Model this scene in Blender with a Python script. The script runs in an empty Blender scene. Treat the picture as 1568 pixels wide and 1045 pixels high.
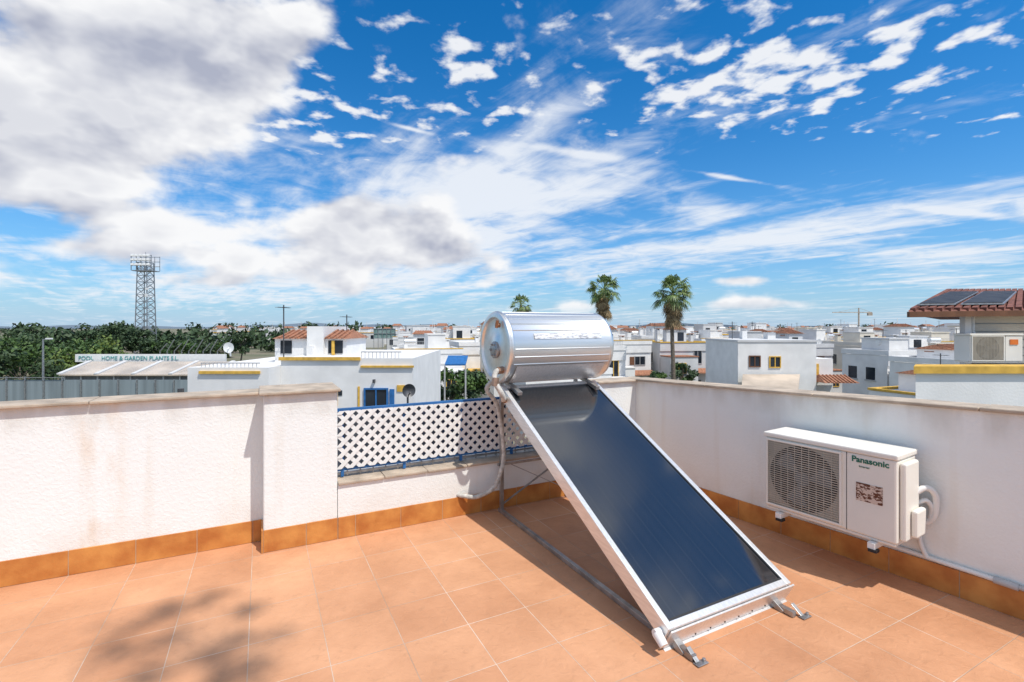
import bpy, math, random
import numpy as np
from mathutils import Vector, Matrix
random.seed(7); np.random.seed(7)
sc=bpy.context.scene
sc.view_settings.view_transform='Standard'; sc.view_settings.look='None'; sc.view_settings.exposure=0
SUN=Vector((.4388,-.3924,1)).normalized()
F=742.0
GZ=-5.0
# ------------------------------------------------------------------ materials
def mat(name,col,rough=.7,metal=0,var=.12,vscale=6,bump=0,bscale=40,col2=None,coord='Object',spec=.5,ior=1.45,detail=5,stretch=(1,1,1),lo=.35,hi=.65):
    m=bpy.data.materials.new(name); m.use_nodes=True
    nt=m.node_tree; b=nt.nodes['Principled BSDF']
    b.inputs['Roughness'].default_value=rough; b.inputs['Metallic'].default_value=metal
    b.inputs['IOR'].default_value=ior; b.inputs['Specular IOR Level'].default_value=spec
    tc=nt.nodes.new('ShaderNodeTexCoord'); mp=nt.nodes.new('ShaderNodeMapping')
    mp.inputs['Scale'].default_value=stretch
    nt.links.new(tc.outputs[coord],mp.inputs[0])
    n=nt.nodes.new('ShaderNodeTexNoise'); n.inputs['Scale'].default_value=vscale; n.inputs['Detail'].default_value=detail
    nt.links.new(mp.outputs[0],n.inputs['Vector'])
    r=nt.nodes.new('ShaderNodeValToRGB'); r.color_ramp.elements[0].position=lo; r.color_ramp.elements[1].position=hi
    c2=col2 if col2 else tuple(c*(1-var*2) for c in col)
    r.color_ramp.elements[0].color=(*c2,1); r.color_ramp.elements[1].color=(*col,1)
    nt.links.new(n.outputs['Fac'],r.inputs[0]); nt.links.new(r.outputs[0],b.inputs['Base Color'])
    if bump>0:
        n2=nt.nodes.new('ShaderNodeTexNoise'); n2.inputs['Scale'].default_value=bscale; n2.inputs['Detail'].default_value=4
        nt.links.new(tc.outputs[coord],n2.inputs['Vector'])
        bp=nt.nodes.new('ShaderNodeBump'); bp.inputs['Strength'].default_value=bump; bp.inputs['Distance'].default_value=.01
        nt.links.new(n2.outputs['Fac'],bp.inputs['Height']); nt.links.new(bp.outputs[0],b.inputs['Normal'])
    return m
M={}
M['wh']=mat('white_render',(.80,.79,.77),.9,var=.06,vscale=1.2,bump=.3,bscale=30,detail=8)
M['wh2']=mat('cream_render',(.72,.67,.58),.9,var=.06,vscale=1)
M['wh3']=mat('grey_render',(.62,.62,.62),.9,var=.06,vscale=1)
M['yel']=mat('ochre_trim',(.74,.45,.08),.8,var=.15)
M['terra']=mat('terracotta_roof',(.42,.19,.11),.85,var=.25,vscale=8,bump=.5,bscale=12)
M['roofbr']=mat('brown_roof_tiles',(.26,.10,.07),.8,var=.25,vscale=8,bump=.5,bscale=12)
M['win']=mat('window_glass',(.03,.04,.055),.08,var=.3,vscale=.7)
M['frame']=mat('window_frame',(.5,.5,.5),.5,var=.1)
M['wood']=mat('brown_shutter',(.18,.08,.04),.6)
M['blue']=mat('blue_paint',(.03,.16,.42),.5,var=.15)
M['navy']=mat('navy_shade_backing',(.015,.035,.12),.8,var=.3,vscale=12)  # dark blue standing in for the shade beyond the lattice
M['metal']=mat('galvanised_steel',(.46,.46,.46),.42,metal=.8,var=.18,vscale=14,bump=.05)
M['dmetal']=mat('dark_steel',(.14,.14,.145),.5,metal=.6,var=.2,vscale=14)
M['alu']=mat('aluminium_frame',(.82,.82,.81),.38,metal=.6,var=.07,vscale=9,stretch=(8,1,8))
M['plastic']=mat('white_plastic',(.80,.80,.78),.45,var=.04,vscale=4)
M['pipe']=mat('pipe_insulation',(.62,.60,.55),.8,var=.18,vscale=30,bump=.5,bscale=60)
M['brass']=mat('copper_fitting',(.50,.30,.20),.4,metal=.8,var=.2,vscale=20)
M['black']=mat('black_rubber',(.02,.02,.022),.6)
M['cope']=mat('stone_coping',(.54,.44,.34),.85,var=.18,vscale=7,bump=.3,bscale=50,detail=8)
M['bark']=mat('bark',(.22,.18,.14),.95,var=.25,vscale=9,bump=.8,bscale=20)
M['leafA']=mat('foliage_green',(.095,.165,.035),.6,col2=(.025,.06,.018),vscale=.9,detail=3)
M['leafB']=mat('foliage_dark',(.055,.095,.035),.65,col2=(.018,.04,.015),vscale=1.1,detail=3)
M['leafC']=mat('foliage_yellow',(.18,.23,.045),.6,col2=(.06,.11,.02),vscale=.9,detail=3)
M['palm']=mat('palm_green',(.21,.27,.08),.5,col2=(.08,.14,.04),vscale=2.2,detail=3)
M['palmd']=mat('palm_dead',(.40,.29,.15),.9,col2=(.16,.11,.06),vscale=4)
M['asph']=mat('asphalt',(.06,.06,.062),.9,var=.2,vscale=3)
M['pave']=mat('pavement',(.3,.28,.26),.9,var=.15,vscale=2)
M['teal']=mat('teal_letters',(.14,.42,.40),.6)
M['beige']=mat('corrugated_sheet',(.58,.48,.38),.8,var=.2,vscale=.6)
M['cream']=mat('ac_enamel',(.83,.80,.73),.42,var=.05,vscale=2.5)
M['slat']=mat('ac_grille',(.50,.45,.37),.5,var=.1,vscale=8)
M['green']=mat('green_letters',(.01,.16,.10),.5)
M['stick']=mat('warning_sticker',(.60,.48,.40),.5,col2=(.12,.04,.02),vscale=55,detail=2,lo=.45,hi=.55,stretch=(1,1,1.6))
M['orange']=mat('orange_sticker',(.8,.2,.03),.5)
M['pv']=mat('photovoltaic_cells',(.055,.056,.06),.55,var=.2,vscale=5,spec=.3)
M['mesh']=mat('shade_net',(.26,.31,.33),.8,var=.15,vscale=.4,stretch=(6,6,.3))
M['grey']=mat('grey_cladding',(.20,.205,.21),.7,var=.18,vscale=.5,stretch=(5,5,.4))
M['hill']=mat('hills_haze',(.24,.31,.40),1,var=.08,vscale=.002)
M['far']=mat('distant_render',(.74,.74,.74),.9,col2=(.50,.48,.45),vscale=.06,detail=2)
M['ground']=mat('dry_ground',(.24,.20,.15),.95,col2=(.10,.12,.06),vscale=.05,detail=8)

def stucco():
    m=bpy.data.materials.new('parapet_stucco'); m.use_nodes=True; nt=m.node_tree; b=nt.nodes['Principled BSDF']
    b.inputs['Roughness'].default_value=.88
    tc=nt.nodes.new('ShaderNodeTexCoord')
    def noise(s,d,st=(1,1,1)):
        mp=nt.nodes.new('ShaderNodeMapping'); mp.inputs['Scale'].default_value=st; nt.links.new(tc.outputs['Object'],mp.inputs[0])
        n=nt.nodes.new('ShaderNodeTexNoise'); n.inputs['Scale'].default_value=s; n.inputs['Detail'].default_value=d; nt.links.new(mp.outputs[0],n.inputs[0]); return n.outputs['Fac']
    def mm(op,a,b_=None,c=None):
        n=nt.nodes.new('ShaderNodeMath'); n.operation=op
        for i,q in enumerate((a,b_,c)):
            if q is None: continue
            if isinstance(q,(int,float)): n.inputs[i].default_value=q
            else: nt.links.new(q,n.inputs[i])
        return n.outputs[0]
    def mix(f,a,b_):
        n=nt.nodes.new('ShaderNodeMix'); n.data_type='RGBA'
        nt.links.new(f,n.inputs[0])
        for i,q in ((6,a),(7,b_)):
            if isinstance(q,tuple): n.inputs[i].default_value=(*q,1)
            else: nt.links.new(q,n.inputs[i])
        return n.outputs[2]
    sp=nt.nodes.new('ShaderNodeSeparateXYZ'); nt.links.new(tc.outputs['Object'],sp.inputs[0])
    base=mix(noise(1.5,6),(.76,.78,.76),(.84,.86,.84))
    runs=mm('MULTIPLY',mm('MINIMUM',mm('MAXIMUM',mm('MULTIPLY_ADD',noise(3.0,6,(3,3,.25)),3.0,-1.7),0),.5),.5)
    c=mix(runs,base,(.66,.60,.50))
    dx=mm('MULTIPLY',mm('ADD',sp.outputs[0],.95),9); g=mm('EXPONENT',mm('MULTIPLY',mm('MULTIPLY',dx,dx),-1))
    st=mm('MULTIPLY',g,mm('MAXIMUM',mm('MULTIPLY_ADD',noise(9,6,(1,1,.35)),2.2,-.95),0))
    c=mix(mm('MINIMUM',st,.5),c,(.64,.45,.28))
    low=mm('MULTIPLY',mm('MAXIMUM',mm('MULTIPLY_ADD',sp.outputs[2],-3,1.1),0),mm('MAXIMUM',mm('MULTIPLY_ADD',noise(5,6),2,-.8),0))
    c=mix(mm('MINIMUM',low,.35),c,(.60,.51,.41))
    top=mm('MULTIPLY',mm('MAXIMUM',mm('MULTIPLY_ADD',sp.outputs[2],5,-4.5),0),mm('MAXIMUM',mm('MULTIPLY_ADD',noise(6,6,(1,1,.3)),3,-1.2),0))
    c=mix(mm('MINIMUM',top,.4),c,(.50,.47,.41))
    nt.links.new(c,b.inputs['Base Color'])
    v=nt.nodes.new('ShaderNodeTexNoise'); v.inputs['Scale'].default_value=48; v.inputs['Detail'].default_value=3; v.inputs['Distortion'].default_value=.6
    nt.links.new(tc.outputs['Object'],v.inputs[0])
    r=nt.nodes.new('ShaderNodeValToRGB'); r.color_ramp.elements[0].position=.40; r.color_ramp.elements[1].position=.66; nt.links.new(v.outputs['Fac'],r.inputs[0])
    bp=nt.nodes.new('ShaderNodeBump'); bp.inputs['Strength'].default_value=.22; bp.inputs['Distance'].default_value=.005
    nt.links.new(r.outputs[0],bp.inputs['Height']); nt.links.new(bp.outputs[0],b.inputs['Normal'])
    return m
M['stucco']=stucco()

def tiles():
    m=bpy.data.materials.new('terracotta_floor_tiles'); m.use_nodes=True; nt=m.node_tree; b=nt.nodes['Principled BSDF']
    tc=nt.nodes.new('ShaderNodeTexCoord')
    mp=nt.nodes.new('ShaderNodeMapping'); mp.inputs['Location'].default_value=(.06+35,.02+35,0); nt.links.new(tc.outputs['Object'],mp.inputs[0])
    br=nt.nodes.new('ShaderNodeTexBrick'); br.offset=0; br.squash=1
    br.inputs['Scale'].default_value=1; br.inputs['Brick Width'].default_value=.35; br.inputs['Row Height'].default_value=.35
    br.inputs['Mortar Size'].default_value=.0024; br.inputs['Mortar Smooth'].default_value=.3; br.inputs['Bias'].default_value=0
    br.inputs['Color1'].default_value=(.66,.345,.185,1); br.inputs['Color2'].default_value=(.59,.29,.15,1)
    n4=nt.nodes.new('ShaderNodeTexNoise'); n4.inputs['Scale'].default_value=1.3; n4.inputs['Detail'].default_value=6; nt.links.new(tc.outputs['Object'],n4.inputs[0])
    r4=nt.nodes.new('ShaderNodeValToRGB'); r4.color_ramp.elements[0].position=.4; r4.color_ramp.elements[0].color=(.50,.33,.22,1); r4.color_ramp.elements[1].position=.6; r4.color_ramp.elements[1].color=(.78,.62,.48,1); nt.links.new(n4.outputs['Fac'],r4.inputs[0]); nt.links.new(r4.outputs[0],br.inputs['Mortar'])
    nt.links.new(mp.outputs[0],br.inputs[0])
    n=nt.nodes.new('ShaderNodeTexNoise'); n.inputs['Scale'].default_value=2.3; n.inputs['Detail'].default_value=8; n.inputs['Roughness'].default_value=.62; nt.links.new(tc.outputs['Object'],n.inputs[0])
    r=nt.nodes.new('ShaderNodeValToRGB'); r.color_ramp.elements[0].position=.3; r.color_ramp.elements[0].color=(.80,.76,.74,1); r.color_ramp.elements[1].position=.72; r.color_ramp.elements[1].color=(1.06,1.07,1.10,1); nt.links.new(n.outputs['Fac'],r.inputs[0])
    mx=nt.nodes.new('ShaderNodeMix'); mx.data_type='RGBA'; mx.blend_type='MULTIPLY'; mx.inputs[0].default_value=1
    nt.links.new(br.outputs['Color'],mx.inputs[6]); nt.links.new(r.outputs[0],mx.inputs[7])
    n3=nt.nodes.new('ShaderNodeTexNoise'); n3.inputs['Scale'].default_value=14; n3.inputs['Detail'].default_value=9; n3.inputs['Roughness'].default_value=.7; nt.links.new(tc.outputs['Object'],n3.inputs[0])
    r3=nt.nodes.new('ShaderNodeValToRGB'); r3.color_ramp.elements[0].position=.56; r3.color_ramp.elements[0].color=(0,0,0,1); r3.color_ramp.elements[1].position=.76; r3.color_ramp.elements[1].color=(.7,.7,.7,1); nt.links.new(n3.outputs['Fac'],r3.inputs[0])
    mx2=nt.nodes.new('ShaderNodeMix'); mx2.data_type='RGBA'; nt.links.new(r3.outputs[0],mx2.inputs[0]); nt.links.new(mx.outputs[2],mx2.inputs[6]); mx2.inputs[7].default_value=(.42,.22,.12,1)
    nt.links.new(mx2.outputs[2],b.inputs['Base Color'])
    b.inputs['Roughness'].default_value=.55; b.inputs['Specular IOR Level'].default_value=.35
    n2=nt.nodes.new('ShaderNodeTexNoise'); n2.inputs['Scale'].default_value=16; n2.inputs['Detail'].default_value=5; n2.inputs['Distortion'].default_value=1.2; nt.links.new(tc.outputs['Object'],n2.inputs[0])
    a=nt.nodes.new('ShaderNodeMath'); a.operation='MULTIPLY_ADD'; nt.links.new(br.outputs['Fac'],a.inputs[0]); a.inputs[1].default_value=-.6; nt.links.new(n2.outputs['Fac'],a.inputs[2])
    bp=nt.nodes.new('ShaderNodeBump'); bp.inputs['Strength'].default_value=.6; bp.inputs['Distance'].default_value=.009
    nt.links.new(a.outputs[0],bp.inputs['Height']); nt.links.new(bp.outputs[0],b.inputs['Normal'])
    return m
M['tiles']=tiles()
M['skirt']=mat('skirting_tile',(.62,.27,.07),.35,col2=(.44,.15,.035),vscale=7,detail=7,bump=.25,bscale=18)
M['grout']=mat('grout',(.55,.42,.30),.9)

def collector_glass():
    m=bpy.data.materials.new('collector_glass'); m.use_nodes=True; nt=m.node_tree; b=nt.nodes['Principled BSDF']
    tc=nt.nodes.new('ShaderNodeTexCoord'); sp=nt.nodes.new('ShaderNodeSeparateXYZ'); nt.links.new(tc.outputs['Object'],sp.inputs[0])
    a=nt.nodes.new('ShaderNodeMath'); a.operation='MULTIPLY'; a.inputs[1].default_value=1/.115; nt.links.new(sp.outputs[0],a.inputs[0])
    f=nt.nodes.new('ShaderNodeMath'); f.operation='FRACT'; nt.links.new(a.outputs[0],f.inputs[0])
    r=nt.nodes.new('ShaderNodeValToRGB'); e=r.color_ramp.elements
    e[0].position=0; e[0].color=(.028,.030,.034,1); e[1].position=.05; e[1].color=(.014,.0155,.018,1)
    x=e.new(.5); x.color=(.017,.019,.023,1); x=e.new(.95); x.color=(.014,.0155,.018,1); x=e.new(1); x.color=(.028,.030,.034,1)
    nt.links.new(f.outputs[0],r.inputs[0]); nt.links.new(r.outputs[0],b.inputs['Base Color'])
    b.inputs['IOR'].default_value=2.15
    n=nt.nodes.new('ShaderNodeTexNoise'); n.inputs['Scale'].default_value=3; n.inputs['Detail'].default_value=3; nt.links.new(tc.outputs['Object'],n.inputs[0])
    rr=nt.nodes.new('ShaderNodeMapRange'); rr.inputs[3].default_value=.05; rr.inputs[4].default_value=.12; nt.links.new(n.outputs['Fac'],rr.inputs[0]); nt.links.new(rr.outputs[0],b.inputs['Roughness'])
    return m
M['cglass']=collector_glass()
M['tank']=mat('tank_sheet_metal',(.82,.82,.80),.37,metal=.9,var=.05,vscale=4,bump=.03,bscale=5,stretch=(.3,6,6))

# ------------------------------------------------------------------ builder
class Part:
    def __init__(s,name,m,smooth=False,bevel=0): s.n=name;s.m=m;s.v=[];s.f=[];s.smooth=smooth;s.bevel=bevel
    def box(s,x0,x1,y0,y1,z0,z1):
        return s.hexa([(x0,y0,z0),(x1,y0,z0),(x1,y1,z0),(x0,y1,z0),(x0,y0,z1),(x1,y0,z1),(x1,y1,z1),(x0,y1,z1)])
    def hexa(s,p):
        k=len(s.v); s.v+=[tuple(q) for q in p]
        for f in ((0,3,2,1),(4,5,6,7),(0,1,5,4),(1,2,6,5),(2,3,7,6),(3,0,4,7)): s.f.append(tuple(k+i for i in f))
    def quad(s,*p):
        k=len(s.v); s.v+=[tuple(q) for q in p]; s.f.append(tuple(range(k,k+len(p))))
    def bar(s,a,b,w,h=None,up=(0,0,1)):
        a=Vector(a);b=Vector(b);h=h or w; d=(b-a).normalized(); u=Vector(up)
        if abs(d.dot(u))>.98: u=Vector((0,1,0))
        r=d.cross(u).normalized(); u=r.cross(d).normalized(); r=r*w/2; u=u*h/2
        s.hexa([a-r-u,a+r-u,b+r-u,b-r-u,a-r+u,a+r+u,b+r+u,b-r+u])
    def tube(s,pts,r,r2=None,seg=10,smoothn=0,rib=0):
        pts=[Vector(p) for p in pts]
        if smoothn:
            q=[]; P=[pts[0]]+pts+[pts[-1]]
            for i in range(1,len(P)-2):
                for j in range(smoothn):
                    t=j/smoothn; a,b,c,d=P[i-1],P[i],P[i+1],P[i+2]
                    q.append(.5*((2*b)+(c-a)*t+(2*a-5*b+4*c-d)*t*t+(3*b-a-3*c+d)*t**3))
            q.append(pts[-1]); pts=q
        r2=r if r2 is None else r2; n=len(pts); k=len(s.v); prev=None
        for i,p in enumerate(pts):
            d=(pts[min(i+1,n-1)]-pts[max(i-1,0)]).normalized()
            if prev is None:
                u=Vector((0,0,1)) if abs(d.z)<.9 else Vector((1,0,0)); u=(u-d*u.dot(d)).normalized()
            else: u=(prev-d*prev.dot(d)).normalized()
            prev=u; w=d.cross(u); rr=(r+(r2-r)*i/max(1,n-1))*(1+rib*(i%2))
            for j in range(seg):
                a=2*math.pi*j/seg; s.v.append(tuple(p+u*math.cos(a)*rr+w*math.sin(a)*rr))
        for i in range(n-1):
            for j in range(seg):
                s.f.append((k+i*seg+j,k+i*seg+(j+1)%seg,k+(i+1)*seg+(j+1)%seg,k+(i+1)*seg+j))
        s.f.append(tuple(k+j for j in range(seg))[::-1]); s.f.append(tuple(k+(n-1)*seg+j for j in range(seg)))
    def lathe(s,prof,c,axis='x',seg=48):
        k=len(s.v)
        for (x,r) in prof:
            for j in range(seg):
                a=2*math.pi*j/seg
                if axis=='x': s.v.append((c[0]+x,c[1]+r*math.cos(a),c[2]+r*math.sin(a)))
                elif axis=='y': s.v.append((c[0]+r*math.cos(a),c[1]+x,c[2]+r*math.sin(a)))
                else: s.v.append((c[0]+r*math.cos(a),c[1]+r*math.sin(a),c[2]+x))
        for i in range(len(prof)-1):
            for j in range(seg): s.f.append((k+i*seg+j,k+i*seg+(j+1)%seg,k+(i+1)*seg+(j+1)%seg,k+(i+1)*seg+j))
class Obj:
    def __init__(s,name,loc=(0,0,0),rot=0,single=False):
        s.e=bpy.data.objects.new(name,None); s.e.empty_display_size=.2; sc.collection.objects.link(s.e)
        s.e.location=loc; s.e.rotation_euler=(0,0,rot); s.p=[]
    def part(s,name,m,smooth=False,bevel=0):
        for q in s.p:
            if q.n==name: return q
        q=Part(name,m,smooth,bevel); s.p.append(q); return q
    def done(s):
        for q in s.p:
            if not q.v: continue
            me=bpy.data.meshes.new(q.n); me.from_pydata(q.v,[],q.f); me.update()
            if q.smooth:
                for po in me.polygons: po.use_smooth=True
                try: me.set_sharp_from_angle(angle=math.radians(40))
                except Exception: pass
            me.materials.append(M[q.m] if isinstance(q.m,str) else q.m)
            o=bpy.data.objects.new(q.n,me); sc.collection.objects.link(o); o.parent=s.e
            if q.bevel:
                b=o.modifiers.new('b','BEVEL'); b.width=q.bevel; b.segments=2; b.limit_method='ANGLE'
        return s.e
TA=math.radians(27.3)

# ------------------------------------------------------------------ terrace
o=Obj('terrace_floor',rot=TA); p=o.part('floor_tiles','tiles'); p.quad((-7,-3.5,0),(4.15,-3.5,0),(3.6,4.12,0),(-7,4.12,0)); o.done()
o=Obj('house_building_below',rot=TA); p=o.part('walls','wh'); p.box(-7.1,3.6,-3.7,4.28,GZ,-.03); o.done()

def skirting(o,x0,x1,y,z=.16,off=.29,th=.012):
    p=o.part('skirting','skirt',bevel=.002); g=o.part('grout','grout')
    g.box(x0,x1,y-th+.004,y+.002,0,z-.003)
    k=math.floor((x0-off)/.35); xs=[x0]
    while True:
        x=off+k*.35
        if x>=x1-.02: break
        if x>x0+.02: xs.append(x)
        k+=1
    xs.append(x1)
    for a,b in zip(xs[:-1],xs[1:]): p.box(a+.0018,b-.0018,y-th+random.uniform(0,.0015),y+.001,.002,z+random.uniform(-.001,.001))
def coping(o,x0,x1,y0,y1,z,step=.5,z2=None):
    p=o.part('coping','cope',bevel=.006); x=x0; z2=z if z2 is None else z2
    f=lambda q:z+(z2-z)*(q-x0)/(x1-x0)
    while x<x1-.01:
        b=min(x+step,x1); a=x+.001; c=b-.002; j=random.uniform(-.002,.002)
        p.hexa([(a,y0,f(a)+j),(c,y0,f(c)+j),(c,y1,f(c)+j),(a,y1,f(a)+j),(a,y0,f(a)+.022+j),(c,y0,f(c)+.022+j),(c,y1,f(c)+.022+j),(a,y1,f(a)+.022+j)])
        x=b
o=Obj('parapet_wall',rot=TA)
o.part('wall','stucco').box(-7,.008,4.1,4.29,-.02,1.098)
coping(o,-7,.0,4.06,4.32,1.10,1.0); skirting(o,-7,-.002,4.1); o.done()
o=Obj('parapet_pillar',rot=TA)
o.part('wall','stucco',bevel=.012).box(.008,.51,3.87,4.28,-.02,1.118)
coping(o,-.02,.53,3.83,4.32,1.12,.6); skirting(o,.008,.51,3.87)
sk=o.part('side_skirting','skirt'); sk.box(-.004,.0075,3.859,4.087,.002,.16)
o.done()
o=Obj('low_wall',rot=TA)
o.part('wall','stucco').box(.512,2.95,3.87,4.07,-.02,.405)
coping(o,.512,2.95,3.85,4.09,.407,.35); skirting(o,.512,3.4,3.87); o.done()
o=Obj('corner_wall',rot=TA)
o.part('wall','stucco').box(2.952,3.60,3.872,4.07,-.02,1.042)
coping(o,2.94,3.62,3.84,4.1,1.045,.7); o.done()
RA=math.atan2(-.842,.54); R0=(1.28,5.02,0)
o=Obj('parapet_wall',loc=R0,rot=RA)
zt=lambda x:1.048+.026*x
o.part('wall','stucco').hexa([(-.02,0,-.02),(6.5,0,-.02),(6.5,.17,-.02),(-.02,.17,-.02),(-.02,0,zt(0)),(6.5,0,zt(6.5)),(6.5,.17,zt(6.5)),(-.02,.17,zt(0))])
coping(o,-.06,6.5,-.03,.2,zt(0)+.002,.9,zt(6.5)+.002); skirting(o,0,6.5,0,off=.1); o.done()

o=Obj('lattice_fence',rot=TA)
def diag(p,x0,x1,z0,z1,sgn,y,w=.026,th=.004,step=.062):
    H=z1-z0; n=int((x1-x0+H)/(step*1.414))+2; hw=w*.7071
    for i in range(-n,n*2):
        c=x0+i*step*1.414
        za,zb=z0,z1
        if sgn>0:
            za=max(z0,z0+(x0-c)); zb=min(z1,z0+(x1-c))
        else:
            za=max(z0,z0+(c-x1)); zb=min(z1,z0+(c-x0))
        if zb-za<.01: continue
        xa=c+sgn*(za-z0); xb=c+sgn*(zb-z0)
        p.hexa([(xa-hw,y,za),(xa+hw,y,za),(xa+hw,y+th,za),(xa-hw,y+th,za),(xb-hw,y,zb),(xb+hw,y,zb),(xb+hw,y+th,zb),(xb-hw,y+th,zb)])
p=o.part('slats','plastic'); diag(p,.53,2.93,.50,.95,1,3.955,w=.030,step=.060); diag(p,.53,2.93,.50,.95,-1,3.9605,w=.030,step=.060)
b=o.part('rail','blue'); b.bar((.51,3.985,.955),(2.95,3.985,.955),.03,.025); b.bar((.51,3.985,.49),(2.95,3.985,.49),.02,.02)
for s in (.56,1.05,1.55,2.05,2.55,2.92): b.bar((s,3.985,.435),(s,3.985,.94),.022,.022)
n=o.part('net','navy')  # added dark strips that imitate bluish shade showing through the lattice holes
s=.53
while s<2.0: n.bar((s,3.999,.50),(s,3.999,.945),.0068,.003); s+=.008
g=o.part('lower_rail','metal'); g.bar((.52,4.0,.455),(2.94,4.0,.465),.02,.018)
for i in range(24): g.bar((.6+i*.1,4.0,.435),(.6+i*.1,4.0,.49),.01,.01)
o.done()

# ------------------------------------------------------------------ solar water heater
o=Obj('solar_water_heater',rot=TA)
S0,S1=1.75,2.70; A=Vector((0,1.74,.13)); B=Vector((0,3.585,1.115))
dv=(B-A).normalized(); up=Vector((1,0,0)).cross(dv).normalized()
L=(B-A).length
def PP(s,l,h): q=A+dv*l+up*h; return (s,q.y,q.z)
def slab(p,s0,s1,l0,l1,h0,h1):
    p.hexa([PP(s0,l0,h0),PP(s1,l0,h0),PP(s1,l1,h0),PP(s0,l1,h0),PP(s0,l0,h1),PP(s1,l0,h1),PP(s1,l1,h1),PP(s0,l1,h1)])
fr=o.part('collector_frame','alu',bevel=.003); w=.035
slab(fr,S0,S0+w,0,L,-.085,.008); slab(fr,S1-w,S1,0,L,-.085,.008)
slab(fr,S0+w+.001,S1-w-.001,0,w,-.085,.0075); slab(fr,S0+w+.001,S1-w-.001,L-w,L,-.085,.0075)
slab(o.part('collector_glass','cglass'),S0+w-.001,S1-w+.001,w-.001,L-w+.001,-.02,-.002)
slab(o.part('glass_gasket','black'),S0+w,S1-w,w,w+.012,-.0018,.003)
gk=o.part('glass_gasket','black'); slab(gk,S0+w,S0+w+.008,w+.013,L-w,-.0018,.003); slab(gk,S1-w-.008,S1-w,w+.013,L-w,-.0018,.003)
slab(o.part('collector_back','metal'),S0+w,S1-w,w,L-w,-.083,-.07)
st=o.part('stand','metal',bevel=.002)
for s in (S0+.09,S1-.09):
    st.bar((s,1.66,.018),(s,3.80,.018),.03,.03)
    a=PP(s,-.08,-.105); b_=PP(s,L+.05,-.105); st.bar(a,b_,.04,.035)
    st.bar((s,3.76,.03),(s,3.76,1.17),.03,.03)
    st.bar((s,3.42,1.07),(s,3.76,1.17),.04,.03)
st.bar((S0+.1,3.785,.06),(S1-.1,3.785,.45),.025,.006); st.bar((S1-.1,3.793,.06),(S0+.1,3.793,.45),.025,.006)
st.bar((S0+.05,3.76,.42),(S1-.05,3.76,.42),.02,.02)
fa=o.part('front_angle','alu',bevel=.002)
slab(fa,S0+.02,S1+.03,-.012,-.002,-.135,-.01); slab(fa,S0+.02,S1+.03,-.04,-.012,-.138,-.133)
hl=o.part('bolt_holes','black')
for i in range(8):
    c=Vector(PP(S0+.12+i*.11,-.0125,-.11)); hl.lathe([(0,.005),(-.002,.005),(-.002,0)],(c.x,c.y,c.z),'y',10)
ft=o.part('feet','metal',bevel=.002)
for s in (S0+.09,S1-.05):
    ft.bar((s-.02,1.635,.006),(s+.05,1.635,.006),.035,.005); ft.bar((s,1.64,.01),(s,1.70,.05),.025,.005)
    ft.lathe([(0,.009),(.014,.009),(.014,0)],(s+.035,1.635,.008),'z',8)
co=o.part('drain_valve','plastic',True); co.tube([PP(S0+.02,.03,-.05),PP(S0-.04,.03,-.05)],.02,seg=14); co.tube([PP(S0-.025,.03,-.05),PP(S0-.025,-.03,-.06)],.026,.022,seg=14)
TC=(1.72,3.67,1.435); R=.298; TL=1.035
tk=o.part('tank_body','tank',True)
prof=[(.022,R+.004),(.03,R+.006),(.045,R+.002),(.05,R)]
prof+=[(TL-.05,R),(TL-.045,R+.002),(TL-.03,R+.006),(TL-.02,R+.004)]
tk.lathe(prof,TC,'x',96)
sm=o.part('tank_seams','tank')
def arcp(s,a,r=R+.005): a=math.radians(a); return (s,TC[1]-r*math.cos(a),TC[2]+r*math.sin(a))
for a in (-26,-14,-2,28,40,52,64,78):
    sm.quad(arcp(TC[0]+.05,a,R+.001),arcp(TC[0]+TL-.05,a,R+.001),arcp(TC[0]+TL-.05,a+.8,R+.0045),arcp(TC[0]+.05,a+.8,R+.0045))
    sm.quad(arcp(TC[0]+.05,a+.8,R+.0045),arcp(TC[0]+TL-.05,a+.8,R+.0045),arcp(TC[0]+TL-.05,a+1.6,R+.001),arcp(TC[0]+.05,a+1.6,R+.001))
cp=o.part('tank_end_caps','tank',True)
cp.lathe([(.022,R+.003),(.005,R-.004),(0,R-.02),(.0,R-.045),(.018,R-.06),(.022,R-.09),(.018,.1),(.012,.09),(.012,.0)],TC,'x',96)
cp.lathe([(TL-.022,R+.003),(TL-.005,R-.004),(TL,R-.02),(TL-.018,R-.06),(TL-.01,0)],TC,'x',96)
fl=o.part('flange','metal',True); fl.lathe([(.012,.07),(-.006,.07),(-.01,.065),(-.01,0)],(TC[0],TC[1]-.02,TC[2]-.02),'x',32)
for i in range(6):
    a=i*math.pi/3; fl.lathe([(-.008,.009),(-.02,.009),(-.02,0)],(TC[0],TC[1]-.02+.05*math.cos(a),TC[2]-.02+.05*math.sin(a)),'x',8)
sd=o.part('tank_saddle','alu',True)
def arc(s,a,r): return (s,TC[1]-r*math.cos(a),TC[2]-r*math.sin(a))
for i in range(14):
    a0=math.radians(28+i*5);a1=math.radians(33+i*5)
    sd.quad(arc(S0+.05,a0,R+.006),arc(S1-.03,a0,R+.006),arc(S1-.03,a1,R+.006),arc(S0+.05,a1,R+.006))
lb=o.part('tank_label',mat('silver_label',(.74,.75,.76),.5,metal=.3,col2=(.42,.42,.43),vscale=30,detail=2,lo=.42,hi=.5,stretch=(.7,3,3)))
for i in range(3):
    lb.quad(arcp(1.95,14+i*3),arcp(2.62,14+i*3),arcp(2.62,17+i*3),arcp(1.95,17+i*3))
pp=o.part('flow_pipe','pipe',True)
x=TC[0]
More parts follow.
